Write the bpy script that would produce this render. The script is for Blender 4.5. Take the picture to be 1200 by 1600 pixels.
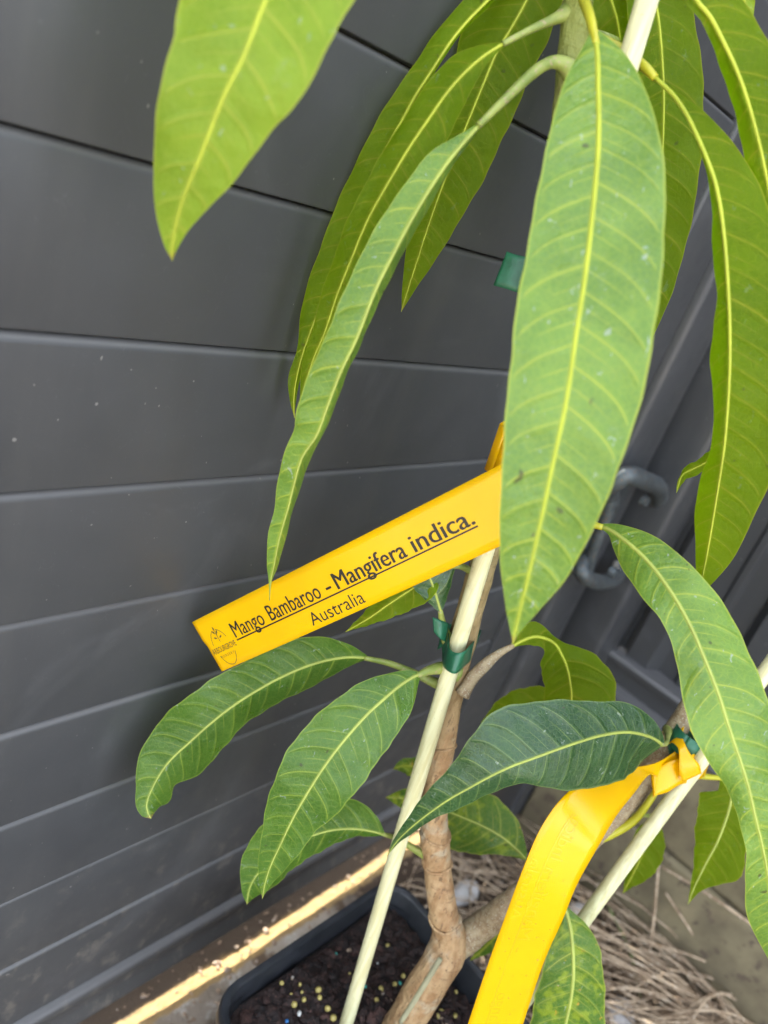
import bpy, bmesh, math, random
import numpy as np
from mathutils import Vector, Matrix
for o in list(bpy.data.objects): bpy.data.objects.remove(o)
random.seed(7); rng = np.random.default_rng(7)
S = bpy.context.scene; C = S.collection
rad = math.radians

# ------------------------------------------------------------------ camera
F = 1200.0                                   # focal length in photo pixels (1200 x 1600)
def _cd(u, v): return np.array([(u-600)/F, -(v-800)/F, -1.0])
def _n(a): return a/np.linalg.norm(a)
_X = _n(_cd(1680, 650)); _Z = -_n(_cd(-370, 3429)); _X = _n(_X-_Z*_X.dot(_Z)); _Y = np.cross(_Z, _X)
ROT = np.array([_X, _Y, _Z])                 # camera -> world; world X runs along the gate, Y into it, Z up
def ray(u, v): return ROT @ _cd(u, v)
def at(u, v, d): return ray(u, v)*d          # d = distance along the view axis, metres
def on_z(u, v, z): a = ray(u, v); return a*(z/a[2])
def on_y(u, v, y): a = ray(u, v); return a*(y/a[1])
def on_x(u, v, x): a = ray(u, v); return a*(x/a[0])
cam = bpy.data.cameras.new('camera'); co = bpy.data.objects.new('camera', cam); C.objects.link(co)
M4 = Matrix.Identity(4)
for i in range(3):
    for j in range(3): M4[i][j] = ROT[i][j]
co.matrix_world = M4
cam.sensor_fit = 'VERTICAL'; cam.sensor_height = 24; cam.lens = 24*F/1600
cam.clip_start = .01; cam.clip_end = 200
cam.dof.use_dof = True; cam.dof.focus_distance = .365; cam.dof.aperture_fstop = 4.9
S.camera = co

# ------------------------------------------------------------------ light
SUN_EL = 51
w = bpy.data.worlds.new('World'); S.world = w; w.use_nodes = True
nt = w.node_tree; sky = nt.nodes.new('ShaderNodeTexSky'); sky.sky_type = 'NISHITA'; sky.sun_disc = False
sky.sun_elevation = rad(SUN_EL); sky.sun_rotation = 0; sky.dust_density = 4.0; sky.air_density = 1.0; sky.ozone_density = 1.0
bg = nt.nodes['Background']; bg.inputs[1].default_value = .15
hs = nt.nodes.new('ShaderNodeHueSaturation'); hs.inputs['Saturation'].default_value = .46      # thin high haze: a whiter sky
nt.links.new(sky.outputs[0], hs.inputs['Color']); nt.links.new(hs.outputs[0], bg.inputs[0])
sl = bpy.data.lights.new('sun', 'SUN'); sl.energy = 2.6; sl.angle = rad(.5); sl.color = (1, .95, .87)
so = bpy.data.objects.new('sun', sl); C.objects.link(so); so.rotation_euler = (-rad(90-SUN_EL), 0, 0); so.location = (0, 3, 4)
S.view_settings.view_transform = 'Standard'; S.view_settings.look = 'None'
S.view_settings.exposure = 3.3; S.view_settings.gamma = 1

# ------------------------------------------------------------------ materials
class NB:
    def __init__(s, name):
        s.m = bpy.data.materials.new(name); s.m.use_nodes = True; s.t = s.m.node_tree; s.N = s.t.nodes; s.L = s.t.links
        s.p = s.N['Principled BSDF']; s.out = s.N['Material Output']
    def new(s, t, **k):
        n = s.N.new(t)
        for a, b in k.items(): setattr(n, a, b)
        return n
    def put(s, sock, v):
        if hasattr(v, 'is_output') or isinstance(v, bpy.types.NodeSocket): s.L.new(v, sock)
        else: sock.default_value = v if not (isinstance(v, tuple) and len(v) == 3 and sock.type == 'RGBA') else (*v, 1)
    def math(s, op, a, b=None, c=None, clamp=False):
        n = s.new('ShaderNodeMath', operation=op, use_clamp=clamp); s.put(n.inputs[0], a)
        if b is not None: s.put(n.inputs[1], b)
        if c is not None: s.put(n.inputs[2], c)
        return n.outputs[0]
    def mix(s, f, a, b, mode='MIX'):
        n = s.new('ShaderNodeMix', data_type='RGBA', blend_type=mode); s.put(n.inputs[0], f); s.put(n.inputs[6], a); s.put(n.inputs[7], b); return n.outputs[2]
    def noise(s, scale, detail=4, vec=None, rough=.55, dist=0):
        n = s.new('ShaderNodeTexNoise'); n.inputs['Scale'].default_value = scale; n.inputs['Detail'].default_value = detail
        n.inputs['Roughness'].default_value = rough; n.inputs['Distortion'].default_value = dist
        if vec is not None: s.L.new(vec, n.inputs['Vector'])
        return n.outputs[0]
    def pos(s, scale=None):
        g = s.new('ShaderNodeNewGeometry').outputs['Position']
        if scale is None: return g
        v = s.new('ShaderNodeVectorMath', operation='MULTIPLY'); s.L.new(g, v.inputs[0]); v.inputs[1].default_value = scale; return v.outputs[0]
    def ramp(s, v, a, b, lo=0., hi=1.):
        n = s.new('ShaderNodeMapRange', interpolation_type='SMOOTHSTEP'); s.put(n.inputs[0], v)
        n.inputs[1].default_value = a; n.inputs[2].default_value = b; n.inputs[3].default_value = lo; n.inputs[4].default_value = hi; return n.outputs[0]
    def bump(s, h, st=.3, dist=.001):
        n = s.new('ShaderNodeBump'); n.inputs['Strength'].default_value = st; n.inputs['Distance'].default_value = dist; s.put(n.inputs['Height'], h)
        s.L.new(n.outputs[0], s.p.inputs['Normal']); return n.outputs[0]
    def set(s, **k):
        for a, v in k.items(): s.put(s.p.inputs[a.replace('_', ' ')], v)
        return s

def mat_noise(name, c1, c2, scale, rough=.6, bst=.3, bdist=.001, stretch=None, detail=6, c3=None, spec=.5):
    b = NB(name); P = b.pos(stretch) if stretch else b.pos()
    n = b.noise(scale, detail, P); col = b.mix(b.ramp(n, .35, .65), c1, c2)
    if c3: col = b.mix(b.ramp(b.noise(scale*4.3, 4, P), .56, .66), col, c3)
    b.set(Base_Color=col, Roughness=rough, Specular_IOR_Level=spec)
    if bst: b.bump(b.noise(scale*3, 6, P), bst, bdist)
    return b.m

def leaf_mat(name, c1, c2, vein, trans, tw=.45, rough=.38, spots=.5, mottle=None, spacing=.0125, spec=.5):
    b = NB(name)
    uv = b.new('ShaderNodeUVMap'); sep = b.new('ShaderNodeSeparateXYZ'); b.L.new(uv.outputs[0], sep.inputs[0])
    x, V = sep.outputs[0], sep.outputs[1]
    hw = b.new('ShaderNodeAttribute', attribute_name='hw').outputs['Fac']
    ph = b.new('ShaderNodeAttribute', attribute_name='phase').outputs['Fac']
    ax = b.math('ABSOLUTE', x); side = b.math('GREATER_THAN', x, 0.0)
    g = b.math('ADD', b.math('MULTIPLY', ax, .50), b.math('MULTIPLY', b.math('POWER', ax, 4.0), .30))
    off = b.math('MULTIPLY', g, hw)
    q = b.math('ADD', b.math('DIVIDE', b.math('SUBTRACT', V, off), spacing), b.math('ADD', b.math('MULTIPLY', side, .37), ph))
    cv = b.new('ShaderNodeCombineXYZ'); b.put(cv.inputs[0], b.math('MULTIPLY', side, 7.3)); b.put(cv.inputs[1], b.math('MULTIPLY', q, .8)); b.put(cv.inputs[2], ph)
    q = b.math('ADD', q, b.math('MULTIPLY', b.math('SUBTRACT', b.noise(1.0, 1, cv.outputs[0]), .5), .85))
    cw = b.new('ShaderNodeCombineXYZ'); b.put(cw.inputs[0], b.math('MULTIPLY', side, 3.1)); b.put(cw.inputs[1], b.math('FLOOR', b.math('ADD', q, .5))); b.put(cw.inputs[2], ph)
    wn = b.new('ShaderNodeTexWhiteNoise'); b.L.new(cw.outputs[0], wn.inputs['Vector']); strength = b.math('ADD', b.math('MULTIPLY', wn.outputs[0], .5), .5)
    def line(qq, wd, sp):
        t = b.math('ABSOLUTE', b.math('SUBTRACT', b.math('FRACT', qq), .5))
        d = b.math('MULTIPLY', b.math('SUBTRACT', .5, t), sp)
        return b.ramp(d, wd*.25, wd, 1., 0.)
    edge_fade = b.ramp(ax, .86, .97, 1, 0)
    v1 = b.math('MULTIPLY', b.math('MULTIPLY', line(q, .00043, spacing), edge_fade), strength)
    soft = b.math('MULTIPLY', line(q, .0022, spacing), edge_fade)
    v2 = b.math('MULTIPLY', b.math('MULTIPLY', line(b.math('ADD', q, .52), .0004, spacing), b.ramp(ax, .25, .75, 1, 0)), .55)
    vor = b.new('ShaderNodeTexVoronoi', feature='DISTANCE_TO_EDGE'); vor.inputs['Scale'].default_value = 420
    net = b.math('MULTIPLY', b.ramp(vor.outputs[0], .03, .12, 1, 0), .22)
    tc = b.new('ShaderNodeTexCoord'); b.L.new(tc.outputs['Object'], vor.inputs['Vector'])
    margin = b.math('MULTIPLY', b.ramp(ax, .95, .985), .75)
    mid = b.ramp(b.math('MULTIPLY', ax, hw), .0004, .0016, .55, 0)
    veins = b.math('MAXIMUM', b.math('MAXIMUM', v1, v2), b.math('MAXIMUM', mid, margin))
    P = b.pos()
    col = b.mix(b.ramp(b.noise(30, 6, P, rough=.65), .38, .62), c1, c2)
    col = b.mix(b.math('MULTIPLY', b.ramp(b.noise(520, 4, P, rough=.7), .48, .70), .20), col, vein)
    if mottle:
        mm = b.math('MULTIPLY', b.ramp(b.noise(120, 4, P), .5, .62), .75); col = b.mix(mm, col, mottle)
        col = b.mix(b.ramp(b.noise(190, 3, P), .66, .71), col, (.50, .30, .03))
    col = b.mix(b.math('MULTIPLY', net, .8), col, vein)
    col = b.mix(b.math('MULTIPLY', soft, .12), col, vein)
    col = b.mix(b.math('MULTIPLY', veins, .9), col, vein)
    sp_ = b.math('MULTIPLY', b.ramp(b.noise(330, 3, b.pos((1, 1, .6)), dist=1.0), .665, .72), spots)
    sp2 = b.math('MULTIPLY', b.ramp(b.noise(70, 6, P, rough=.75), .60, .78), spots*.5)
    dust = b.math('MAXIMUM', sp_, sp2)
    col = b.mix(dust, col, (.42, .50, .40))
    col = b.mix(b.math('MULTIPLY', b.ramp(b.noise(210, 1, P), .765, .78), .8), col, (.05, .035, .02))
    al = b.new('ShaderNodeAttribute', attribute_name='along').outputs['Fac']
    col = b.mix(b.math('MULTIPLY', b.ramp(b.math('ADD', al, b.math('MULTIPLY', b.noise(150, 3, P), .012)), .988, 1.0), .8), col, (.30, .17, .06))
    b.set(Base_Color=col, Roughness=b.math('ADD', b.ramp(b.noise(55, 5, P), .3, .7, rough-.07, rough+.14), b.math('MULTIPLY', dust, .3)), Specular_IOR_Level=spec)
    h = b.math('ADD', b.math('MULTIPLY', soft, -.6), b.math('MULTIPLY', b.noise(260, 5, P), .5))
    h = b.math('ADD', h, b.math('MULTIPLY', net, -.7))
    h = b.math('ADD', h, b.math('MULTIPLY', b.noise(70, 3, P), 3.2))
    nrm = b.bump(h, .5, .0007)
    tr = b.new('ShaderNodeBsdfTranslucent'); b.L.new(nrm, tr.inputs['Normal'])
    tcol = b.mix(b.math('MULTIPLY', veins, .6), trans, (.62, .55, .05)); tcol = b.mix(b.math('MULTIPLY', soft, .15), tcol, (.5, .6, .05))
    b.put(tr.inputs[0], tcol)
    mx = b.new('ShaderNodeMixShader'); mx.inputs[0].default_value = tw
    b.L.new(b.p.outputs[0], mx.inputs[1]); b.L.new(tr.outputs[0], mx.inputs[2]); b.L.new(mx.outputs[0], b.out.inputs[0])
    return b.m

Mt = {}
Mt['leaf'] = leaf_mat('leaf_green', (.050, .128, .014), (.085, .182, .022), (.24, .34, .045), (.16, .34, .010), .38, rough=.33, spec=.42)
Mt['leaf_pale'] = leaf_mat('leaf_pale_green', (.118, .235, .034), (.172, .305, .046), (.40, .48, .05), (.25, .44, .015), .38, rough=.33, spots=.7, spec=.45)
Mt['leaf_dark'] = leaf_mat('leaf_dark_green', (.016, .058, .016), (.027, .080, .020), (.12, .19, .050), (.05, .12, .008), .20, rough=.30, spots=.45, spec=.5)
Mt['leaf_under'] = leaf_mat('leaf_underside', (.105, .190, .003), (.145, .240, .005), (.36, .39, .02), (.46, .68, .001), .62, rough=.55, spots=.15, spec=.2)
Mt['leaf_lime'] = leaf_mat('leaf_lime', (.20, .33, .020), (.27, .41, .028), (.44, .50, .06), (.46, .62, .01), .5, rough=.45, spots=.5, spec=.32)
Mt['leaf_mottled'] = leaf_mat('leaf_mottled', (.05, .135, .014), (.080, .175, .018), (.36, .42, .06), (.20, .36, .01), .38, mottle=(.28, .36, .02), spec=.35)

def plain(name, c, rough=.5, spec=.5, bump=0, scale=300, var=.12):
    b = NB(name); P = b.pos(); n = b.noise(scale*.2, 4, P)
    col = b.mix(b.ramp(n, .3, .7), tuple(v*(1-var) for v in c), tuple(min(1, v*(1+var)) for v in c))
    b.set(Base_Color=col, Roughness=rough, Specular_IOR_Level=spec)
    if bump: b.bump(b.noise(scale, 5, P), bump, .0005)
    return b.m
Mt['midrib'] = plain('midrib', (.38, .42, .040), .55, .25)
Mt['midrib_pale'] = plain('midrib_pale', (.33, .38, .08), .5, .3)
Mt['petiole'] = mat_noise('petiole', (.17, .22, .04), (.28, .32, .07), 120, .5, .2, .0004, c3=(.30, .26, .12))
Mt['petiole_y'] = plain('petiole_yellow', (.40, .38, .02), .4)
Mt['twig'] = mat_noise('twig_bark', (.22, .15, .08), (.33, .26, .15), 260, .75, .5, .0006, c3=(.42, .40, .30))
def stake_mat():
    b = NB('cream_stake'); P = b.pos((1, 1, .06)); Q = b.pos()
    c = b.mix(b.ramp(b.noise(420, 4, P), .35, .65), (.57, .53, .28), (.68, .66, .40))
    c = b.mix(b.math('MULTIPLY', b.ramp(b.noise(60, 5, Q, rough=.7), .58, .72), .45), c, (.40, .34, .17))
    c = b.mix(b.math('MULTIPLY', b.ramp(b.noise(700, 2, Q), .70, .75), .6), c, (.25, .18, .09))
    b.set(Base_Color=c, Roughness=.5, Specular_IOR_Level=.35); b.bump(b.noise(500, 4, P), .2, .0004); return b.m
Mt['stake'] = stake_mat()
Mt['tie'] = plain('green_tie', (.014, .105, .050), .4, bump=.25, scale=800, var=.18)
Mt['print'] = plain('black_print', (.018, .014, .008), .35, .4)
Mt['print_thin'] = plain('grey_print', (.075, .05, .012), .4)
Mt['emboss'] = plain('faint_print', (.72, .41, .001), .25)
Mt['pellet_yellow'] = plain('pellet_yellow', (.42, .34, .10), .45)
Mt['pellet_teal'] = plain('pellet_teal', (.03, .30, .24), .4)
Mt['pellet_blue'] = plain('pellet_blue', (.03, .16, .40), .4)
Mt['pellet_white'] = plain('pellet_white', (.60, .60, .55), .5)
Mt['stone'] = mat_noise('stone', (.42, .40, .37), (.55, .53, .50), 90, .8, .4, .001)
Mt['straw'] = mat_noise('straw', (.25, .17, .10), (.50, .38, .25), 60, .7, 0, c3=(.60, .50, .37))
Mt['straw_green'] = plain('green_stalk', (.13, .17, .06), .6)
Mt['metal'] = mat_noise('galvanised', (.075, .09, .095), (.12, .14, .145), 120, .55, .2, .0005, c3=(.20, .13, .08))
Mt['metal'].node_tree.nodes['Principled BSDF'].inputs['Metallic'].default_value = .6
Mt['chip'] = mat_noise('bark_chips', (.007, .004, .003), (.026, .012, .008), 160, .8, .8, .002, c3=(.075, .034, .024))
Mt['chip_red'] = mat_noise('red_bark_chips', (.022, .010, .007), (.062, .028, .020), 220, .8, .8, .002)
Mt['litter'] = mat_noise('leaf_litter', (.14, .095, .06), (.30, .22, .15), 60, .85, .5, .002, c3=(.38, .34, .29))
Mt['pot'] = mat_noise('pot_plastic', (.016, .018, .021), (.024, .026, .030), 70, .36, .15, .0005)
Mt['blocker'] = mat_noise('sun_strip_blocker', (.10, .068, .042), (.17, .115, .072), 30, .85, .6, .003, stretch=(.3, 3, 3))
Mt['plinth'] = mat_noise('mossy_plinth', (.13, .105, .062), (.21, .175, .10), 18, .9, .5, .002, c3=(.10, .075, .05))

def yellow():
    b = NB('yellow_vinyl'); P = b.pos()
    c = b.mix(b.ramp(b.noise(25, 3, P), .3, .7), (.84, .49, .001), (.88, .54, .001))
    b.set(Base_Color=c, Roughness=b.ramp(b.noise(90, 4, P), .3, .7, .16, .24), Specular_IOR_Level=.45)
    b.bump(b.noise(60, 3, P), .06, .0004)
    tr = b.new('ShaderNodeBsdfTranslucent'); tr.inputs[0].default_value = (.9, .45, .0, 1)
    mx = b.new('ShaderNodeMixShader'); mx.inputs[0].default_value = .28
    b.L.new(b.p.outputs[0], mx.inputs[1]); b.L.new(tr.outputs[0], mx.inputs[2]); b.L.new(mx.outputs[0], b.out.inputs[0])
    return b.m
Mt['yellow'] = yellow()

def bark():
    b = NB('bark'); P = b.pos((1, 1, .35)); Q = b.pos()
    c = b.mix(b.ramp(b.noise(160, 6, P), .35, .65), (.33, .195, .090), (.47, .32, .165))
    c = b.mix(b.ramp(b.noise(55, 4, Q), .55, .68), c, (.44, .36, .24))
    c = b.mix(b.math('MULTIPLY', b.ramp(b.noise(420, 4, P, rough=.7), .56, .66), .75), c, (.13, .075, .04))
    c = b.mix(b.math('MULTIPLY', b.ramp(b.noise(90, 5, b.pos((.6, .6, 4)), rough=.7), .60, .66), .5), c, (.17, .10, .055))
    sp = b.new('ShaderNodeSeparateXYZ'); b.L.new(Q, sp.inputs[0])
    z = b.math('ADD', sp.outputs[2], b.math('MULTIPLY', b.noise(40, 3, Q), .08))
    c = b.mix(b.ramp(z, -.25, -.02), c, (.20, .19, .075))
    c = b.mix(b.ramp(z, .02, .16), c, (.22, .26, .045))
    b.set(Base_Color=c, Roughness=.62, Specular_IOR_Level=.35)
    wv = b.math('ADD', b.noise(300, 6, P), b.math('MULTIPLY', b.noise(60, 3, b.pos((.5, .5, 3))), .9)); b.bump(wv, 1.0, .0022)
    return b.m
Mt['bark'] = bark()
Mt['graft'] = plain('graft_scar', (.34, .33, .20), .8, bump=.4)

def gate_paint(name='charcoal_paint', dirt=True, base=(.047, .048, .0495)):
    b = NB(name); P = b.pos()
    c = b.mix(b.ramp(b.noise(6, 4, P), .3, .7), base, tuple(v*1.15 for v in base))
    st = b.noise(14, 5, b.pos((1, 1, .12)), rough=.6)
    c = b.mix(b.math('MULTIPLY', b.ramp(st, .50, .70), .40), c, (.085, .083, .078))
    sm = b.ramp(b.noise(9, 5, P, dist=2.0), .55, .72)
    c = b.mix(b.math('MULTIPLY', sm, .28), c, (.095, .097, .10))
    sc = b.noise(45, 2, b.pos((1, 1, .5)), dist=3.0)
    c = b.mix(b.math('MULTIPLY', b.ramp(b.math('ABSOLUTE', b.math('SUBTRACT', sc, .5)), .0, .0022, 1, 0), .10), c, (.25, .25, .25))
    c = b.mix(b.math('MULTIPLY', b.ramp(b.noise(380, 1, b.pos((1, 1, .7))), .785, .80), .6), c, (.26, .25, .23))
    sp = b.new('ShaderNodeSeparateXYZ'); b.L.new(P, sp.inputs[0]); z = sp.outputs[2]
    if dirt:
        low = b.ramp(z, -.36, -.58)
        sp2 = b.math('MULTIPLY', b.ramp(b.noise(85, 6, b.pos((1, 1, .7)), rough=.7), .52, .70), low)
        c = b.mix(b.math('MULTIPLY', sp2, .55), c, (.22, .19, .15))
        c = b.mix(b.math('MULTIPLY', low, .22), c, (.12, .10, .08))
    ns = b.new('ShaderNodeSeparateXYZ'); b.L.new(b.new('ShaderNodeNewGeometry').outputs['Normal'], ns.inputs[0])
    c = b.mix(b.math('MULTIPLY', b.ramp(ns.outputs[2], .25, .8), .55), c, (.16, .155, .15))       # sky highlight on the upward edges painted in as pale dust
    r = b.ramp(b.noise(30, 5, P), .3, .7, .36, .52)
    b.set(Base_Color=c, Roughness=r, Specular_IOR_Level=.5)
    b.bump(b.noise(700, 3, P), .05, .0003)
    return b.m
Mt['gate'] = gate_paint()
Mt['steel'] = gate_paint('steel_paint', False, (.038, .039, .041))

def ground_mat():
    b = NB('ground_soil'); P = b.pos()
    c = b.mix(b.ramp(b.noise(9, 6, P), .35, .65), (.20, .165, .125), (.34, .30, .25))
    c = b.mix(b.ramp(b.noise(60, 6, P, rough=.7), .5, .66), c, (.42, .40, .36))
    c = b.mix(b.ramp(b.noise(42, 5, P), .56, .66), c, (.12, .085, .055))
    sp = b.new('ShaderNodeSeparateXYZ'); b.L.new(P, sp.inputs[0])
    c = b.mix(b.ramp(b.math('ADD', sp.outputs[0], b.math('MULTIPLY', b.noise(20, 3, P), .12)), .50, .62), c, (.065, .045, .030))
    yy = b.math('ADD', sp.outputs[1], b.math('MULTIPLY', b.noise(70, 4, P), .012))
    c = b.mix(b.ramp(yy, .2600, .2640), c, b.mix(b.noise(90, 5, P), (.20, .135, .058), (.40, .28, .13)))      # tan soil fitted to the sun strip, its warm light put into the colour
    c = b.mix(b.ramp(yy, .275, .281), c, (.085, .064, .046))  # dark soil band fitted to the gate's shade, deepening it through the colour
    b.set(Base_Color=c, Roughness=.9, Specular_IOR_Level=.25)
    b.bump(b.noise(120, 8, P, rough=.7), .9, .006)
    return b.m
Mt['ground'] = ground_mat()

# ------------------------------------------------------------------ object helpers
def mesh(name, V, Fs, m, parent=None, org=(0, 0, 0), smooth=True, kind=None):
    V = np.asarray(V, float)-np.asarray(org, float)
    me = bpy.data.meshes.new(name); me.from_pydata(V.tolist(), [], [list(map(int, f)) for f in Fs]); me.update()
    if smooth: me.polygons.foreach_set('use_smooth', [True]*len(me.polygons))
    o = bpy.data.objects.new(name, me); C.objects.link(o)
    if m: me.materials.append(Mt[m] if isinstance(m, str) else m)
    if parent is not None: o.parent = parent
    else: o.location = org
    if kind: o['kind'] = kind
    return o
def thing(name, label, cat, loc=(0, 0, 0), group=None):
    o = bpy.data.objects.new(name, None); C.objects.link(o); o.location = loc; o.empty_display_size = .02
    return tag(o, label, cat, group)
def tag(o, label, cat, group=None):
    o['label'] = label; o['category'] = cat
    if group: o['group'] = group
    return o
def catmull(P, N):
    P = np.asarray(P, float); k = len(P)
    seg = np.r_[0, np.cumsum(np.linalg.norm(np.diff(P[:, :2], axis=0), axis=1)+1e-9)]
    t = np.linspace(0, seg[-1], N); out = np.empty((N, P.shape[1]))
    m = np.zeros_like(P)
    for i in range(k):
        if i == 0: m[i] = (P[1]-P[0])/(seg[1]-seg[0])
        elif i == k-1: m[i] = (P[-1]-P[-2])/(seg[-1]-seg[-2])
        else: m[i] = (P[i+1]-P[i-1])/(seg[i+1]-seg[i-1])
    idx = np.clip(np.searchsorted(seg, t, 'right')-1, 0, k-2)
    h = (seg[idx+1]-seg[idx])[:, None]; s = ((t-seg[idx]))[:, None]/h
    return (2*s**3-3*s**2+1)*P[idx]+(s**3-2*s**2+s)*h*m[idx]+(-2*s**3+3*s**2)*P[idx+1]+(s**3-s**2)*h*m[idx+1]
def tube_vf(pts, rads, sides=10, cap=True):
    pts = np.asarray(pts, float); n = len(pts); T = np.gradient(pts, axis=0); T /= np.linalg.norm(T, axis=1)[:, None]
    up = np.array([.3, .2, .93]); V = []; Fs = []
    prev = _n(np.cross(T[0], up if abs(T[0].dot(up)) < .9 else np.array([1, 0, 0.])))
    for i in range(n):
        a = _n(prev-T[i]*prev.dot(T[i])); b = np.cross(T[i], a); prev = a
        for k in range(sides):
            th = 2*math.pi*k/sides; V.append(pts[i]+rads[i]*(math.cos(th)*a+math.sin(th)*b))
    for i in range(n-1):
        for k in range(sides): Fs.append((i*sides+k, i*sides+(k+1) % sides, (i+1)*sides+(k+1) % sides, (i+1)*sides+k))
    if cap: Fs.append(tuple(range(sides-1, -1, -1))); Fs.append(tuple(range((n-1)*sides, n*sides)))
    return V, Fs
def px_tube(P, N=24):                        # (u, v, d, radius) stations -> dense 3-D path
    q = catmull(P, N); return np.array([at(a[0], a[1], a[2]) for a in q]), q[:, 3]
def box_vf(x0, x1, y0, y1, z0, z1, bev=.0):
    bm = bmesh.new(); bmesh.ops.create_cube(bm, size=1)
    for v in bm.verts: v.co = Vector(((x0+x1)/2+v.co.x*(x1-x0), (y0+y1)/2+v.co.y*(y1-y0), (z0+z1)/2+v.co.z*(z1-z0)))
    if bev: bmesh.ops.bevel(bm, geom=bm.edges[:], offset=bev, segments=3, affect='EDGES', profile=.5)
    bm.verts.index_update(); V = [tuple(v.co) for v in bm.verts]; Fs = [[v.index for v in f.verts] for f in bm.faces]; bm.free(); return V, Fs
def prism_x(prof, x0, x1):                   # profile of (y, z) extruded along X
    k = len(prof); V = [(x0, y, z) for y, z in prof]+[(x1, y, z) for y, z in prof]
    return V, [(i, (i+1) % k, k+(i+1) % k, k+i) for i in range(k)]+[tuple(range(k-1, -1, -1)), tuple(range(k, 2*k))]
def merge(parts):
    V = []; Fs = []
    for v, f in parts:
        o = len(V); V += [tuple(p) for p in v]; Fs += [tuple(i+o for i in q) for q in f]
    return V, Fs
def autosmooth(o, ang=40):
    me = o.data; bm = bmesh.new(); bm.from_mesh(me)
    bmesh.ops.recalc_face_normals(bm, faces=bm.faces[:])
    for e in bm.edges: e.smooth = not (len(e.link_faces) == 2 and e.calc_face_angle(0) > rad(ang))
    bm.to_mesh(me); bm.free(); return o

# ------------------------------------------------------------------ setting: gate, fence, ground
GY = .2625; GZ = -.655; PITCH = .065; Z0 = .0389
V, Fs = [], []
n = 90; xs = np.r_[-40, -6, -1.2, np.linspace(-.5, 1.3, n), 2, 6, 40]; ys = np.r_[-40, -6, -1.5, np.linspace(-.9, .6, n), 1.5, 6, 40]
for y in ys:
    for x in xs:
        z = GZ
        if -.5 < x < 1.3 and -.9 < y < .6:
            f = min(1, min(x+.5, 1.3-x, y+.9, .6-y)/.15)
            z += f*(.004*math.sin(17*x+3*y)*math.sin(13*y)+.002*math.sin(61*x)*math.sin(47*y+20*x))*(1 if y < .12 else .75)
        V.append((x, y, z))
k = len(xs)
for j in range(len(ys)-1):
    for i in range(k-1): Fs.append((j*k+i, j*k+i+1, (j+1)*k+i+1, (j+1)*k+i))
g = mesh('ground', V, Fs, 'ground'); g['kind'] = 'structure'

gate = thing('slat_gate', 'charcoal grey metal gate of wide horizontal slats behind the mango tree', 'gate', (0, GY, GZ))
def slat_profile(h=.0641, t=.016, r=.0032):
    p = [(.0008, 0), (.0002, .0003), (0, .0010)]
    for a in np.linspace(180, 90, 7): p.append((.0050+.0050*math.cos(rad(a)), h-.0040+.0040*math.sin(rad(a))))
    p += [(.0070, h), (.0074, h+.0058), (t, h+.0058), (t, .0068), (.0068, .0068), (.0066, 0)]
    return p
V, Fs = prism_x(slat_profile(), -.75, .5855)
first = None
zr = -.5462
for i in range(26):
    z = zr+i*PITCH
    if first is None:
        first = autosmooth(mesh('slat', np.array(V)+[0, GY, z], Fs, 'gate', gate, (0, GY, z))); o = first
    else:
        o = first.copy(); C.objects.link(o); o.parent = gate
    o.location = (0, (.0008 if i % 3 == 1 else 0), z-GZ)
Zt = zr+26*PITCH
def part_box(name, parent, m, b, bev=.002):
    V, Fs = box_vf(*b, bev); o = autosmooth(mesh(name, V, Fs, m, parent, parent.location)); return o
# bottom rail: face plus a lip that catches the sky, as in the photo
prof = [(GY+.0565, -.5475), (GY-.003, -.5475), (GY-.0055, -.550), (GY-.0055, -.556), (GY-.003, -.560), (GY-.0035, -.572), (GY-.0065, -.577), (GY-.0065, -.5815), (GY-.0035, -.584), (GY+.0565, -.584)]
V, Fs = prism_x(prof, -.75, .735); autosmooth(mesh('bottom_rail', V, Fs, 'gate', gate, gate.location), 50)
part_box('stile', gate, 'gate', (.5865, .6485, GY-.004, GY+.04, -.5465, Zt), .003)
part_box('stile', gate, 'gate', (.6500, .7135, GY-.012, GY+.04, -.5465, Zt), .005)
part_box('edge_strip', gate, 'gate', (.7145, .7350, GY-.005, GY+.04, -.5465, Zt), .004)
part_box('top_rail', gate, 'gate', (-.75, .735, GY-.004, GY+.04, Zt+.003, Zt+.045), .003)

post = thing('gate_post', 'dark square steel post standing beside the gate hinge', 'post', (.775, GY, GZ))
part_box('shaft', post, 'steel', (.7435, .806, GY-.045, GY+.02, GZ-.01, Zt+.10), .006)
part_box('gap_light_stop', post, 'steel', (.728, .7430, GY+.0415, GY+.050, -.585, Zt), .001)  # backing added to keep sunlight out of the gap beside the gate
part_box('post_cap', post, 'steel', (.741, .809, GY-.048, GY+.023, Zt+.1005, Zt+.115), .004)

# side fence runs towards the camera along Y
SX = .815
sf = thing('steel_fence', 'dark ribbed steel fence running at right angles to the gate', 'fence', (SX, -.4, GZ))
prof = [(GY+.03, SX)]; y = GY-.048
while y > -1.6:
    for dy, dx in ((0, 0), (.010, -.016), (.034, -.016), (.044, 0), (.062, 0), (.066, -.004), (.072, -.004), (.076, 0)): prof.append((y-dy, SX+dx))
    y -= .098
V = []; Fs = []
for (yy, xx) in prof: V += [(xx, yy, -.405), (xx, yy, 1.10)]
for i in range(len(prof)-1): Fs.append((2*i, 2*i+1, 2*i+3, 2*i+2))
autosmooth(mesh('ribbed_panel', V, Fs, 'steel', sf, sf.location), 25)
def prism_y(prof, y0, y1):
    k = len(prof); V = [(x, y0, z) for x, z in prof]+[(x, y1, z) for x, z in prof]
    return V, [(i, (i+1) % k, k+(i+1) % k, k+i) for i in range(k)]+[tuple(range(k-1, -1, -1)), tuple(range(k, 2*k))]
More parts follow.
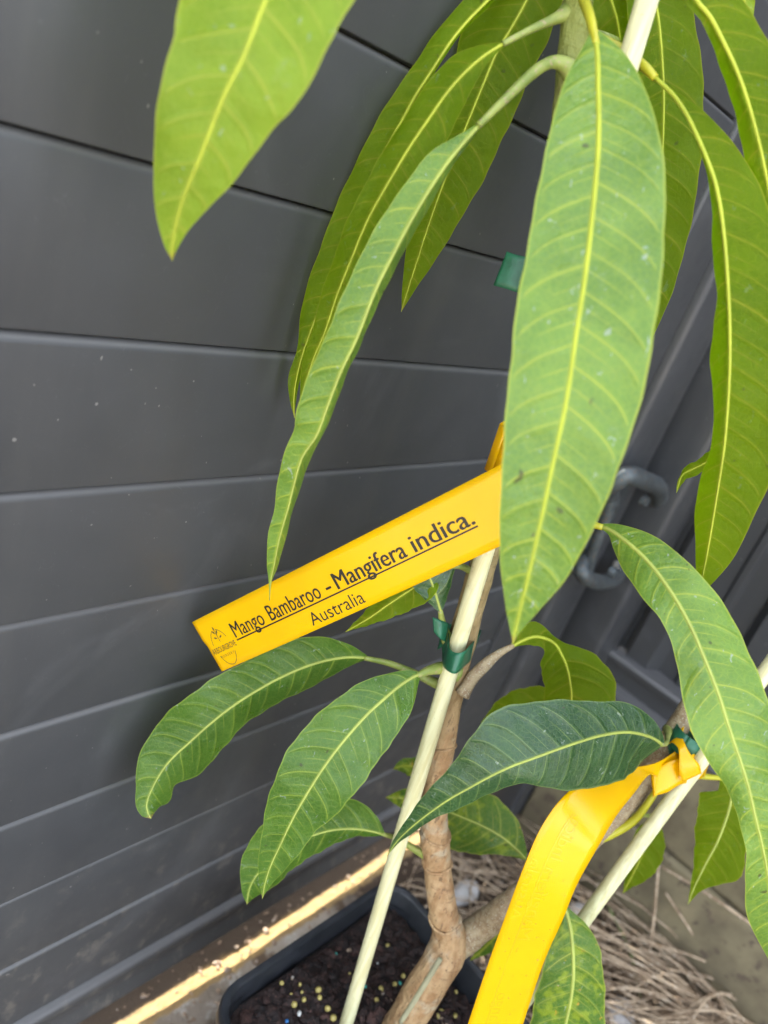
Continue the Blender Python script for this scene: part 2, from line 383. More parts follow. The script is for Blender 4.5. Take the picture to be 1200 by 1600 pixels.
part_box('slit_light_stop', sf, 'steel', (.8068, .842, GY-.030, GY+.036, -.60, 1.10), .002)  # filler added to stop sunlight leaking between post and panel
prof = [(SX+.02, -.389), (SX-.028, -.389), (SX-.031, -.392), (SX-.031, -.397), (SX-.025, -.399), (SX-.025, -.420), (SX-.042, -.423), (SX-.044, -.427), (SX-.040, -.431), (SX+.02, -.431)]
V, Fs = prism_y(prof, GY-.0445, -1.6); autosmooth(mesh('rail', V, Fs, 'steel', sf, sf.location), 30)
part_box('top_rail', sf, 'steel', (SX-.03, SX+.02, -1.6, GY-.046, 1.1005, 1.14), .003)
pl = thing('fence_plinth', 'olive brown weathered plinth board under the ribbed steel fence', 'plinth', (SX, -.4, GZ))
part_box('board', pl, 'plinth', (SX-.038, SX+.03, -1.6, GY-.046, -.540, -.4315), .004)
part_box('board', pl, 'plinth', (SX-.043, SX+.03, -1.6, GY-.046, -.655-.02, -.5425), .004)
V, Fs = box_vf(-2, 1.2, .330, .530, GZ-.02, GZ+.0735, .0015)  # unseen low block added so its shadow cuts the far edge of the sun strip
sl_ = tag(autosmooth(mesh('sun_strip_blocker', V, Fs, 'blocker', None, (0, .4, GZ))), 'unseen brown sleeper lying behind the gate under its bottom rail', 'blocker')

# gate latch
la = thing('gate_latch', 'weathered galvanised bolt latch with two brackets on the gate post', 'latch', tuple(on_y(960, 830, GY-.02)))
def lbox(name, c, sz, rotv=0, bev=.002):
    V, Fs = box_vf(-sz[0]/2, sz[0]/2, -sz[1]/2, sz[1]/2, -sz[2]/2, sz[2]/2, bev)
    V = np.array(V); cr, sr = math.cos(rotv), math.sin(rotv); V = np.c_[V[:, 0]*cr-V[:, 2]*sr, V[:, 1], V[:, 0]*sr+V[:, 2]*cr]
    return autosmooth(mesh(name, V+np.array(c), Fs, 'metal', la, la.location))
pu = on_y(990, 768, GY-.03); pd_ = on_y(938, 893, GY-.03)
def ltube(name, P, r, k=20, y=GY-.022):
    Q = catmull(np.array([on_y(u, v, y-h) for u, v, h in P]), k); V, Fs = tube_vf(Q, [r]*k, 12); mesh(name, V, Fs, 'metal', la, la.location)
ltube('bracket', [(952, 790, 0), (956, 752, .012), (975, 742, .018), (1010, 752, .016), (1030, 764, .008), (1026, 790, 0)], .0085)
ltube('bracket', [(912, 868, 0), (908, 892, .012), (922, 906, .016), (948, 908, .014), (966, 898, .006), (970, 880, 0)], .0075)
ltube('bolt_rod', [(958, 770, .008), (945, 812, .009), (930, 850, .009), (918, 890, .008)], .0055)
lbox('back_plate', (pu+pd_)/2+[0.004, .018, 0], (.040, .005, .115))
for c in (pu+[.012, -.006, -.006], pd_+[.006, -.006, .004]):
    V, Fs = tube_vf([c, c+np.array([0, -.006, 0])], [.0055, .0045], 8); mesh('bolt_head', V, Fs, 'metal', la, la.location, False)

# ------------------------------------------------------------------ pot with potting mix
PX0, PX1, PY1 = .2440, .4180, .1790; PY0 = PY1-.174; RZ = -.470; SZ = -.492
PCX, PCY = (PX0+PX1)/2, (PY0+PY1)/2
pot = thing('plant_pot', 'black square plastic nursery pot holding the mango tree', 'pot', (PCX, PCY, GZ))
def rsq(h, r, z, k=7):
    out = []
    for (sx, sy, a0) in ((1, 1, 0), (-1, 1, 90), (-1, -1, 180), (1, -1, 270)):
        for a in np.linspace(a0, a0+90, k): out.append((PCX+sx*(h-r)+r*math.cos(rad(a)), PCY+sy*(h-r)+r*math.sin(rad(a)), z))
    return out
H = (PX1-PX0)/2
def loft(rings, closed=False):
    k = len(rings[0]); V = [p for r in rings for p in r]; Fs = []
    for i in range(len(rings)-1):
        for j in range(k): Fs.append((i*k+j, i*k+(j+1) % k, (i+1)*k+(j+1) % k, (i+1)*k+j))
    return V, Fs
V, Fs = loft([rsq(H*.78, .018, GZ+.006), rsq(H*.93, .024, RZ-.03), rsq(H*.935, .024, RZ-.014)])
Fs.append(tuple(range(27, -1, -1))); autosmooth(mesh('body', V, Fs, 'pot', pot, pot.location))
V, Fs = loft([rsq(H*.937, .024, RZ-.0155), rsq(H*.985, .026, RZ-.015), rsq(H, .023, RZ-.012), rsq(H, .023, RZ-.003), rsq(H-.001, .022, RZ), rsq(H-.004, .020, RZ), rsq(H-.0055, .019, RZ-.002), rsq(H-.0065, .018, SZ-.03)])
autosmooth(mesh('rim', V, Fs, 'pot', pot, pot.location), 60)
# soil surface
def soil_z(x, y): return SZ+.004*math.sin(60*x+2)*math.sin(50*y)+.006*math.exp(-((x-.35)**2+(y-.1)**2)/.002)
V, Fs = [], []; k = 60; hh = H-.007
for j in range(k):
    for i in range(k):
        x = PCX+(-1+2*i/(k-1))*hh; y = PCY+(-1+2*j/(k-1))*hh
        dx = max(0, abs(x-PCX)-(hh-.02)); dy = max(0, abs(y-PCY)-(hh-.02)); r_ = math.hypot(dx, dy)
        if r_ > .02: x = PCX+math.copysign(hh-.02+dx*.02/r_, x-PCX); y = PCY+math.copysign(hh-.02+dy*.02/r_, y-PCY)
        V.append((x, y, soil_z(x, y)+rng.normal(0, .0012)))
for j in range(k-1):
    for i in range(k-1): Fs.append((j*k+i, j*k+i+1, (j+1)*k+i+1, (j+1)*k+i))
soil = mesh('potting_mix', V, Fs, 'chip', None, (PCX, PCY, SZ)); soil['kind'] = 'stuff'; tag(soil, 'dark bark potting mix filling the black pot', 'potting mix')
def chips(n, gen, smin, smax, flat=.45):
    parts = []
    for _ in range(n):
        c = np.array(gen()); s = rng.uniform(smin, smax); bm = bmesh.new(); bmesh.ops.create_icosphere(bm, subdivisions=1, radius=1)
        sc = np.array([s*rng.uniform(.6, 1.5), s*rng.uniform(.5, 1), s*flat*rng.uniform(.6, 1.3)])
        M = np.array(Matrix.Rotation(rng.uniform(0, 6.3), 3, 'Z') @ Matrix.Rotation(rng.uniform(-.7, .7), 3, 'X'))
        V = [M @ (np.array(v.co)*sc*rng.uniform(.75, 1.2))+c for v in bm.verts]; bm.verts.index_update()
        parts.append((V, [[v.index for v in f.verts] for f in bm.faces])); bm.free()
    return merge(parts)
def in_pot():
    x = PCX+rng.uniform(-1, 1)*(hh-.006); y = PCY+rng.uniform(-1, 1)*(hh-.006); return (x, y, soil_z(x, y)+.001)
for nn_, mm_, a_, b__ in ((800, 'chip', .0015, .0055), (150, 'chip_red', .0015, .0055), (60, 'litter', .001, .003)):
    V, Fs = chips(nn_, in_pot, a_, b__); ch = mesh('bark_chips', V, Fs, mm_, soil, (PCX, PCY, SZ), False); ch['kind'] = 'stuff'
# fertiliser pellets, placed where the photo shows them
PEL = [(606, 1478, 'y', 5), (495, 1552, 'y', 6), (497, 1564, 'y', 5), (458, 1573, 'y', 6), (473, 1566, 'y', 4), (593, 1550, 'y', 5), (613, 1545, 'y', 4), (628, 1529, 'y', 5), (585, 1569, 'y', 4),
       (510, 1580, 'y', 5), (438, 1541, 'y', 4), (453, 1558, 'y', 3), (469, 1556, 'y', 3), (467, 1542, 'y', 3), (519, 1594, 'y', 6), (687, 1585, 'y', 6), (710, 1588, 'y', 5), (680, 1594, 'y', 4), (590, 1590, 'y', 4), (547, 1520, 'y', 3),
       (568, 1545, 't', 4), (622, 1542, 't', 4), (527, 1486, 't', 4), (448, 1596, 'b', 4), (466, 1587, 'w', 4), (590, 1505, 'w', 2), (715, 1545, 'y', 4), (660, 1520, 'y', 3), (640, 1560, 'y', 4)]
PN = {'y': ('pellet_yellow', 'small pale yellow fertiliser pellet on the dark potting mix', 'yellow fertiliser pellets'), 't': ('pellet_teal', 'small teal green fertiliser pellet on the dark potting mix', 'teal fertiliser pellets'),
      'b': ('pellet_blue', 'single bright blue fertiliser pellet on the dark potting mix', None), 'w': ('pellet_white', 'small white fertiliser pellet on the dark potting mix', 'white fertiliser pellets')}
PM = {}
for u, v, c, r in PEL:
    p = on_z(u, v, SZ+.003); p[2] = soil_z(p[0], p[1])+rng.uniform(.0012, .0032)
    if c not in PM:
        bm = bmesh.new(); bmesh.ops.create_icosphere(bm, subdivisions=2, radius=1); bm.verts.index_update()
        me = bpy.data.meshes.new('fertiliser_pellet'); bm.to_mesh(me); bm.free(); me.polygons.foreach_set('use_smooth', [True]*len(me.polygons)); me.materials.append(Mt[PN[c][0]]); PM[c] = me
    o = bpy.data.objects.new('fertiliser_pellet', PM[c]); C.objects.link(o); o.location = p
    s = r*.5/1200*rng.uniform(.75, 1.05); o.scale = (s*rng.uniform(.9, 1.2), s, s*rng.uniform(.8, 1)); o.rotation_euler = rng.uniform(0, 3, 3)
    tag(o, PN[c][1], 'pellet', PN[c][2])

# ------------------------------------------------------------------ stakes, tree
S0 = on_z(535, 1620, -.50); S1 = at(1008, 10, .288)
ax1 = _n(S1-S0)
_hd = ROT @ np.array([0, 0, -1.]); _pn = _n(_hd-ax1*ax1.dot(_hd))
def pdp(u, v, off=0): a = ray(u, v); return (_pn.dot(S0)+off)/_pn.dot(a)      # depth of the upright plane through the stake
def pl_at(u, v, off=0): return at(u, v, pdp(u, v, off))
def stake(label, a, b, r):
    pts = np.array([a+(b-a)*t for t in np.linspace(0, 1, 12)]); V, Fs = tube_vf(pts, [r*(1+.012*math.sin(i*2.1)) for i in range(12)], 20)
    o = autosmooth(mesh('garden_stake', V, Fs, 'stake', None, tuple(a))); return tag(o, label, 'stake', 'garden stakes in the pot')
stake('cream round stake tied to the straight main trunk with green tape', S0-ax1*.05, S1+ax1*.12, .0044)
B0 = on_z(740, 1672, -.49); B1 = at(1200, 1045, .43); ax2 = _n(B1-B0)
stake('cream round stake beside the side branch with the dangling yellow label', B0-ax2*.04, B1+ax2*.10, .0045)

base = on_z(596, 1655, -.495)
tree = thing('mango_tree', 'young mango tree with long green leaves growing in the black pot', 'tree', tuple(base))
def dpl(u, v, off): return (u, v, pdp(u, v, off))
TR = [(560, 1712, 62), (596, 1655, 60), (631, 1600, 59), (663, 1545, 59), (690, 1502, 60), (702, 1474, 59), (699, 1448, 49), (692, 1420, 44), (684, 1360, 44), (680, 1312, 46), (679, 1298, 43), (681, 1230, 42), (689, 1168, 44), (692, 1152, 42), (703, 1085, 42), (717, 1020, 44), (735, 950, 43), (752, 890, 43), (790, 750, 42), (830, 560, 41), (862, 380, 42), (887, 160, 45), (903, 0, 47), (915, -120, 45), (925, -260, 40)]
pts = []; rr = []
q = []
for (u, v, wd) in TR:
    off = .004 if v > 1480 else (.016 if v < 1420 else .010)
    d = pdp(u, v, off); q.append((u, v, d, wd/2*d/1200))
p3, r3 = px_tube(q, 120)
r3 = r3*(1+.025*np.sin(np.arange(120)*1.3)+rng.normal(0, .015, 120))
V, Fs = tube_vf(p3, r3, 22); mesh('trunk', V, Fs, 'bark', tree, base)
# fork branch that leans over to the second stake
d0 = pdp(703, 1472, .012)
q = [(700, 1486, d0, .0085), (718, 1474, d0, .0092), (755, 1446, d0+.003, .0088), (795, 1416, .470, .0082), (860, 1362, .472, .0075), (930, 1303, .470, .0070), (990, 1240, .466, .0068), (1040, 1165, .462, .0064), (1085, 1095, .458, .006), (1120, 1040, .455, .0050)]
p3, r3 = px_tube(q, 70); r3 = r3*(1+.03*np.sin(np.arange(70)*1.7)); V, Fs = tube_vf(p3, r3, 18); mesh('branch', V, Fs, 'twig', tree, base)
# pale graft scar running down the trunk
q = [(688, 1498, pdp(688, 1498, -.0052), .0015), (668, 1531, pdp(668, 1531, -.0056), .0018), (648, 1563, pdp(648, 1563, -.0058), .0018), (626, 1597, pdp(626, 1597, -.0062), .0015)]
p3, r3 = px_tube(q, 16); V, Fs = tube_vf(p3, r3, 8); mesh('graft_scar', V, Fs, 'graft', tree, base)
# leaf-scar rings on the trunk
for (u, v, wd) in ((680, 1304, 47), (690, 1160, 45), (695, 1436, 50), (683, 1347, 46)):
    d = pdp(u, v, .016 if v < 1420 else .010); a = at(u, v, d); b = pl_at(u+3, v-14, .016 if v < 1420 else .010); t = _n(b-a)
    e1 = _n(np.cross(t, [0, 1, 0])); e2 = np.cross(t, e1); R_ = wd/2*d/1200*.985
    ring = [a+R_*(math.cos(th)*e1+math.sin(th)*e2)+t*.0012*math.sin(2*th+u) for th in np.linspace(0, 2*math.pi, 25)]
    V, Fs = tube_vf(ring, [.0010]*25, 6, False); mesh('leaf_scar', V, Fs, 'bark', tree, base)

def leaf(st, m, fold=(0, 0), wave=(0, 3, 0), rib=(.0011, .00025), ribm='midrib', pet=None, petm='petiole', ddep=0., cols=14, curve=1.5, seed=0):
    st = [tuple(s) for s in st]
    plen = sum(math.hypot(st[i+1][0]-st[i][0], st[i+1][1]-st[i][1]) for i in range(len(st)-1))
    N = max(24, int(plen/4)); Q = catmull(st, N); Q[:, 3:] = np.maximum(Q[:, 3:], 0)
    tan = np.gradient(Q[:, :2], axis=0)
    ker = np.ones(5)/5
    for c in (0, 1): tan[:, c] = np.convolve(np.pad(tan[:, c], 2, 'edge'), ker, 'valid')
    tan /= np.linalg.norm(tan, axis=1)[:, None]
    nx, ny = tan[:, 1], -tan[:, 0]
    xs = np.linspace(-1, 1, 2*cols+1); s = np.linspace(0, 1, N)
    mid = np.array([at(a[0], a[1], a[2]+ddep) for a in Q]); arc = np.r_[0, np.cumsum(np.linalg.norm(np.diff(mid, axis=0), axis=1))]
    G = np.empty((N, 2*cols+1, 3)); ph = rng.uniform(0, 6.28, 4)
    for j, x in enumerate(xs):
        wd = Q[:, 3] if x > 0 else Q[:, 4]; fo = fold[0] if x > 0 else fold[1]; ax = abs(x)
        u = Q[:, 0]+nx*wd*x; v = Q[:, 1]+ny*wd*x
        env = np.sin(np.pi*np.clip(s, 0, 1))**.6
        jit = (.9*np.sin(s*37+ph[0]+(3 if x > 0 else 0))+.6*np.sin(s*83+ph[1]))*env*ax**3
        u = u+nx*jit*np.sign(x); v = v+ny*jit*np.sign(x)
        d = Q[:, 2]+ddep+fo*(wd*Q[:, 2]/1200)*ax**curve
        d = d+wave[0]*env*ax**2*np.sin(2*np.pi*wave[1]*s+wave[2]+(1.3 if x > 0 else 0))
        d = d+.0007*env*ax*np.sin(s*11+3*x+ph[2])+.0004*env*np.sin(s*23-4*x+ph[3])*ax
        # pillowed relief between the lateral veins
        d = d+.00022*env*np.minimum(1, 4*ax)*np.minimum(1, 4*(1-ax))*np.cos((arc-.4*ax*wd*Q[:, 2]/1200)/.0125*2*np.pi)
        for i in range(N): G[i, j] = at(u[i], v[i], d[i])
    W_ = 2*cols+1; V = G.reshape(-1, 3); Fs = [(i*W_+j, i*W_+j+1, (i+1)*W_+j+1, (i+1)*W_+j) for i in range(N-1) for j in range(W_-1)]
    o = mesh('leaf', V, Fs, m, tree, base); me = o.data
    hwA = np.linalg.norm(G[:, -1]-G[:, cols], axis=1); hwB = np.linalg.norm(G[:, 0]-G[:, cols], axis=1)
    hw = np.empty((N, W_)); hw[:, cols:] = hwA[:, None]; hw[:, :cols] = hwB[:, None]
    a_ = me.attributes.new('hw', 'FLOAT', 'POINT'); a_.data.foreach_set('value', hw.ravel())
    a_ = me.attributes.new('along', 'FLOAT', 'POINT'); a_.data.foreach_set('value', np.repeat(s, W_))
    a_ = me.attributes.new('phase', 'FLOAT', 'POINT'); a_.data.foreach_set('value', np.full(N*W_, rng.uniform(0, 9)))
    uvl = me.uv_layers.new(name='UVMap'); li = np.empty(len(me.loops), int); me.loops.foreach_get('vertex_index', li)
    uu = np.tile(xs, N)[li]; vv = np.repeat(arc, W_)[li]; uvl.data.foreach_set('uv', np.c_[uu, vv].ravel())
    # midrib: a tapering cord sitting on the visible face
    step = max(1, N//60); ii = np.r_[np.arange(0, N-1, step), N-1]; view = mid[ii]/np.linalg.norm(mid[ii], axis=1)[:, None]
    t = s[ii]; r = .68*(rib[0]*(1-t)**.8+rib[1]*t**.5)
    V, Fs = tube_vf(mid[ii]+view*(r*.35)[:, None], r, 8); mesh('midrib', V, Fs, ribm, o, base)
    if pet:
        p3, r3 = px_tube([(a, b, c+ddep, d) for a, b, c, d in pet], 26); r3 = r3*(1+.5*np.exp(-np.arange(26)/2.5)); V, Fs = tube_vf(p3, r3, 10); mesh('petiole', V, Fs, petm, o, base)
    return o

def D(st, d0, d1=None, d2=None):            # give (u,v,a,b) stations a depth: start, middle, end
    n = len(st); d1 = d0 if d1 is None else d1; d2 = d1 if d2 is None else d2; out = []
    L = np.r_[0, np.cumsum([math.hypot(st[i+1][0]-st[i][0], st[i+1][1]-st[i][1]) for i in range(n-1)])]; L = L/L[-1]
    for (u, v, a, b), t in zip(st, L):
        d = (1-t)**2*d0+2*t*(1-t)*(2*d1-.5*d0-.5*d2)+t*t*d2; out.append((u, v, d, a, b))
    return out

# main hanging leaf in front of the trunk
leaf(D([(929, 50, 9, 7), (933, 85, 42, 30), (934, 125, 68, 52), (935, 215, 97, 78), (929, 300, 112, 88), (915, 425, 119, 97), (902, 510, 121, 98), (885, 625, 114, 93), (866, 715, 101, 82), (848, 800, 86, 68), (828, 890, 58, 48), (812, 955, 25, 22), (805, 985, 9, 8), (801, 1007, 0, 0)], .266, .236, .262),
     'leaf_pale', (-.10, -.05), (.0012, 3.3, 1), (.0014, .0003), 'midrib', [(905, -40, .295, .0022), (912, 0, .281, .0020), (922, 28, .270, .0018), (931, 70, .2645, .0014)], 'petiole_y', cols=18)
# big lime leaf at the top left, tip close to the gate
leaf(D([(760, -330, 6, 6), (640, -270, 60, 60), (540, -190, 105, 110), (470, -100, 125, 138), (420, -10, 120, 136), (380, 90, 112, 116), (350, 150, 96, 103), (315, 240, 70, 79), (290, 300, 47, 54), (275, 350, 24, 30), (269, 385, 10, 12), (269, 407, 0, 0)], .245, .208, .240),
     'leaf_lime', (.12, -.05), (.0015, 2.5, 0), (.0012, .0003), 'midrib', [(912, -260, .29, .0022), (840, -335, .27, .002), (760, -330, .246, .0015)], cols=18)
# slender folded leaf that reaches the label
leaf(D([(750, 194, 3, 3), (727, 220, 7, 14), (700, 253, 10, 30), (673, 293, 13, 36), (643, 343, 14, 41), (613, 400, 14, 44), (587, 453, 12, 45), (557, 530, 10, 46), (533, 580, 9, 46), (510, 640, 12, 44), (495, 680, 8, 39), (472, 715, 12, 29), (460, 755, 12, 26), (450, 795, 8, 21), (437, 840, 9, 19), (428, 885, 6, 11), (423, 908, 2, 3), (421, 938, .6, .6)], .290, .290, .352),
     'leaf_pale', (2.2, -.25), (.001, 4, 0), (.0012, .0003), 'midrib_pale', [(893, 112, .302, .0030), (880, 100, .300, .0026), (862, 97, .298, .0022), (838, 110, .295, .0022), (800, 145, .292, .0019), (747, 197, .2895, .0013)])
# pair of leaves hanging behind it
leaf(D([(787, 68, 3, 3), (757, 87, 12, 19), (730, 110, 22, 32), (700, 143, 33, 34), (667, 190, 42, 33), (640, 230, 45, 32), (600, 297, 46, 31), (573, 347, 44, 29), (547, 410, 40, 27), (527, 460, 36, 24), (507, 520, 30, 20), (490, 560, 22, 17), (477, 600, 13, 8), (468, 640, 0, 0)], .300, .309, .345),
     'leaf_under', (.25, .2), (.0008, 3, 2), (.0010, .00025), 'midrib', [(884, 22, .303, .0026), (868, 29, .302, .0020), (830, 46, .301, .0015), (785, 69, .300, .0012)], 'petiole')
leaf(D([(880, -120, 4, 6), (830, -65, 10, 26), (763, 0, 8, 28), (727, 37, 6, 27), (703, 67, 6, 27), (673, 113, 6, 29), (647, 153, 6, 31), (627, 190, 6, 33), (603, 233, 7, 33), (583, 277, 8, 35), (560, 330, 9, 35), (532, 398, 9, 34), (513, 443, 9, 31), (493, 497, 9, 24), (473, 553, 6, 11), (463, 593, 6, 13), (459, 625, 4, 6), (460, 653, 0, 0)], .318, .322, .365),
     'leaf_under', (1.6, .1), (.0012, 4, 0), (.0010, .00025), 'midrib', [(915, -140, .304, .0024), (897, -138, .31, .0018), (878, -118, .318, .0012)])
leaf(D([(890, -140, 6, 6), (850, -60, 46, 44), (823, 0, 54, 58), (800, 42, 60, 62), (777, 80, 62, 62), (757, 127, 63, 52), (730, 193, 61, 46), (705, 255, 57, 43), (683, 313, 48, 38), (667, 360, 37, 31), (650, 413, 23, 18), (638, 450, 11, 10), (627, 487, 0, 0)], .322, .334, .372),
     'leaf_under', (.1, .25), (.001, 3, 1), (.0010, .00022), 'midrib', [(916, -180, .306, .0024), (900, -165, .313, .0018), (890, -138, .322, .0012)])
# leaves behind the stake, upper right
leaf(D([(1000, -140, 6, 6), (1015, -70, 44, 40), (1024, 0, 54, 46), (1030, 40, 57, 47), (1035, 100, 61, 50), (1037, 150, 63, 52), (1036, 210, 62, 53), (1034, 270, 59, 52), (1030, 330, 53, 48), (1025, 400, 42, 40), (1018, 460, 30, 28), (1011, 515, 14, 13), (1004, 560, 0, 0)], .325, .345, .385),
     'leaf_under', (.15, .1), (.001, 2.5, 0), (.0010, .00025), 'midrib', [(922, -210, .30, .0024), (960, -215, .31, .0018), (1000, -140, .325, .0012)])
leaf(D([(930, -110, 5, 5), (940, -60, 36, 34), (952, -10, 50, 40), (966, 40, 52, 44), (970, 110, 52, 46), (965, 200, 45, 42), (955, 280, 25, 25), (945, 345, 0, 0)], .330, .350, .385),
     'leaf_under', (.1, .2), (.001, 2, 1), (.0010, .00025), 'midrib', [(918, -150, .305, .0024), (924, -130, .315, .0018), (930, -108, .330, .0012)])
# long hanging leaf on the right
leaf(D([(1022, 120, 3, 2), (1053, 150, 9, 3), (1073, 180, 23, 3), (1090, 215, 39, 4), (1105, 250, 51, 6), (1118, 288, 62, 11), (1127, 335, 74, 15), (1134, 400, 84, 20), (1138, 460, 92, 19), (1140, 513, 96, 25), (1140, 572, 96, 31), (1137, 634, 92, 22), (1132, 695, 86, 20), (1124, 750, 76, 30), (1116, 800, 62, 30), (1107, 854, 46, 21), (1099, 895, 25, 12), (1090, 935, 0, 0)], .300, .292, .352),
     'leaf_under', (.12, 1.1), (.0012, 4, 0), (.0013, .0003), 'midrib', [(925, 60, .307, .0026), (965, 75, .306, .0022), (1005, 103, .302, .002), (1024, 122, .2998, .0015)], 'petiole_y', cols=16)
leaf(D([(1030, -160, 5, 5), (1058, -70, 34, 14), (1088, 0, 50, 14), (1108, 24, 57, 16), (1125, 55, 60, 18), (1155, 120, 66, 23), (1180, 200, 70, 26), (1198, 280, 70, 27), (1211, 370, 60, 24), (1217, 450, 38, 18), (1216, 530, 0, 0)], .285, .285, .315),
     'leaf_under', (.1, .9), (.0012, 3, 0), (.0014, .0003), 'midrib', [(925, -240, .295, .0026), (980, -220, .29, .002), (1030, -160, .285, .0016)], 'petiole_y')
leaf(D([(1090, -190, 4, 4), (1125, -120, 26, 26), (1148, -60, 26, 26), (1160, -15, 18, 18), (1167, 20, 12, 12), (1172, 42, 0, 0)], .300, .310, .325), 'leaf_lime', (.1, .1), (.0005, 2, 0), pet=[(925, -250, .295, .0026), (1010, -250, .297, .002), (1090, -190, .30, .0015)])
# curled tip showing behind the right-hand leaf
leaf(D([(1190, 640, 4, 4), (1160, 675, 22, 22), (1130, 703, 16, 16), (1100, 724, 9, 10), (1078, 735, 12, 9), (1066, 742, 9, 3), (1061, 755, 5, 3), (1057, 770, 0, 0)], .34, .36, .37), 'leaf_under', (.8, .5), (.001, 2, 0), (.0007, .0002), pet=[(935, 60, .31, .002), (1010, 90, .40, .0018), (1150, 330, .40, .0018), (1205, 520, .37, .0015), (1190, 640, .34, .0013)])
# broad leaf sweeping over the second stake
leaf(D([(938, 822, 4, 3), (955, 829, 12, 8), (972, 841, 22, 22), (995, 860, 33, 36), (1020, 886, 43, 41), (1045, 920, 52, 41), (1065, 952, 58, 37), (1082, 985, 64, 38), (1097, 1020, 68, 42), (1110, 1052, 68, 51), (1125, 1092, 70, 58), (1140, 1140, 72, 55), (1157, 1190, 74, 44), (1170, 1232, 72, 32), (1181, 1280, 70, 26), (1192, 1325, 68, 28), (1200, 1370, 62, 36), (1208, 1430, 48, 40), (1213, 1480, 25, 22), (1216, 1525, 0, 0)], .350, .308, .345),
     'leaf_pale', (.25, .15), (.0022, 3.5, 0), (.0013, .0003), 'midrib_pale', [(842, 720, pdp(842, 720, .012), .0026), (880, 770, .362, .002), (925, 818, .352, .0017), (942, 824, .3495, .0014)], 'petiole_y', cols=18)
# lower left pair
leaf(D([(573, 1028, 3, 4), (545, 1027, 14, 21), (515, 1031, 25, 36), (480, 1041, 32, 46), (440, 1058, 34, 48), (400, 1080, 33, 50), (360, 1106, 35, 53), (325, 1134, 41, 56), (295, 1161, 47, 57), (268, 1186, 44, 50), (249, 1211, 30, 40), (235, 1238, 33, 25), (229, 1258, 24, 17), (232, 1272, 13, 10), (236, 1279, 0, 0)], .404, .408, .412),
     'leaf', (.9, -.25), (.0016, 4, 2), (.0011, .0004), 'midrib_pale', [(704, 1075, .412, .0032), (678, 1066, .411, .0026), (650, 1053, .409, .0021), (610, 1037, .406, .0017), (570, 1028, .4035, .0013)])
leaf(D([(656, 1053, 3, 3), (645, 1058, 17, 12), (625, 1071, 36, 25), (600, 1092, 50, 40), (570, 1120, 58, 50), (535, 1160, 63, 59), (505, 1200, 64, 62), (478, 1243, 56, 56), (457, 1280, 42, 46), (437, 1322, 32, 32), (422, 1355, 22, 20), (414, 1381, 9, 10), (410, 1404, 0, 0)], .390, .372, .396),
     'leaf', (.15, -.1), (.0016, 3, 0), (.0012, .0003), 'midrib_pale', [(712, 1050, .404, .0038), (692, 1044, .399, .0034), (672, 1047, .394, .0026), (652, 1055, .3895, .0014)], cols=18)
leaf(D([(600, 1304, 2, 3), (582, 1299, 8, 26), (553, 1295, 13, 45), (520, 1297, 22, 52), (490, 1305, 28, 54), (460, 1318, 31, 54), (430, 1338, 33, 48), (407, 1360, 34, 36), (392, 1383, 25, 18), (387, 1402, 10, 7), (386, 1413, 0, 0)], .445, .438, .446),
     'leaf', (.8, -.3), (.001, 3, 0), (.0010, .0003), 'midrib_pale', [(680, 1345, .463, .003), (650, 1328, .458, .0022), (622, 1311, .452, .0017), (598, 1303, .4445, .0012)])
# dark leaf crossing in front of the trunk
leaf(D([(1035, 1164, 7, 5), (1028, 1158, 32, 13), (1012, 1150, 55, 27), (980, 1144, 72, 45), (940, 1149, 76, 55), (905, 1159, 76, 69), (865, 1173, 66, 82), (830, 1186, 46, 90), (800, 1197, 30, 88), (770, 1211, 25, 71), (735, 1230, 23, 48), (700, 1250, 19, 35), (670, 1271, 12, 24), (640, 1295, 8, 13), (620, 1315, 4, 6), (605, 1337, 0, 0)], .398, .366, .402),
     'leaf_dark', (.35, .1), (.0014, 3, 1), (.0012, .0003), 'midrib_pale', [(1044, 1140, .462, .0024), (1043, 1152, .430, .0014), (1040, 1162, .408, .0013), (1033, 1163, .3975, .0012)], cols=18)
# leaves behind the trunk, low
leaf(D([(822, 1343, 2, 2), (808, 1328, 14, 18), (783, 1307, 34, 38), (752, 1290, 48, 50), (717, 1275, 52, 46), (682, 1262, 42, 38), (650, 1252, 24, 22), (625, 1247, 14, 13), (602, 1246, 0, 0)], .500, .515, .540),
     'leaf_mottled', (.1, .2), (.001, 2, 0), (.0011, .0003), 'midrib_pale', [(795, 1416, .474, .003), (818, 1380, .49, .002), (824, 1345, .4995, .0013)])
leaf(D([(690, 1215, 2, 2), (668, 1205, 14, 14), (645, 1198, 16, 14), (628, 1197, 10, 10), (614, 1202, 0, 0)], .50, .51, .52), 'leaf_mottled', (.1, .1), (.0005, 2, 0), (.0006, .0002), pet=[(700, 1240, pdp(700, 1240, .016), .002), (697, 1225, .48, .0015), (690, 1215, .50, .001)])
leaf(D([(882, 1416, 3, 2), (887, 1433, 14, 10), (892, 1455, 30, 24), (895, 1485, 42, 40), (896, 1520, 47, 48), (893, 1555, 53, 55), (885, 1595, 60, 55), (872, 1650, 50, 48), (858, 1700, 25, 25), (850, 1735, 0, 0)], .442, .440, .462),
     'leaf_mottled', (-.1, .1), (.001, 2, 0), (.0016, .0004), 'midrib_pale', [(862, 1362, .470, .003), (868, 1388, .455, .002), (882, 1418, .4415, .0017)])
leaf(D([(812, 1428, 3, 3), (787, 1450, 18, 18), (767, 1471, 16, 16), (751, 1487, 8, 8), (734, 1501, 0, 0)], .500, .510, .520), 'leaf_mottled', (.1, .3), (.0005, 2, 0), (.0007, .0002), pet=[(830, 1387, .472, .002), (825, 1410, .485, .0016), (812, 1428, .50, .0012)])
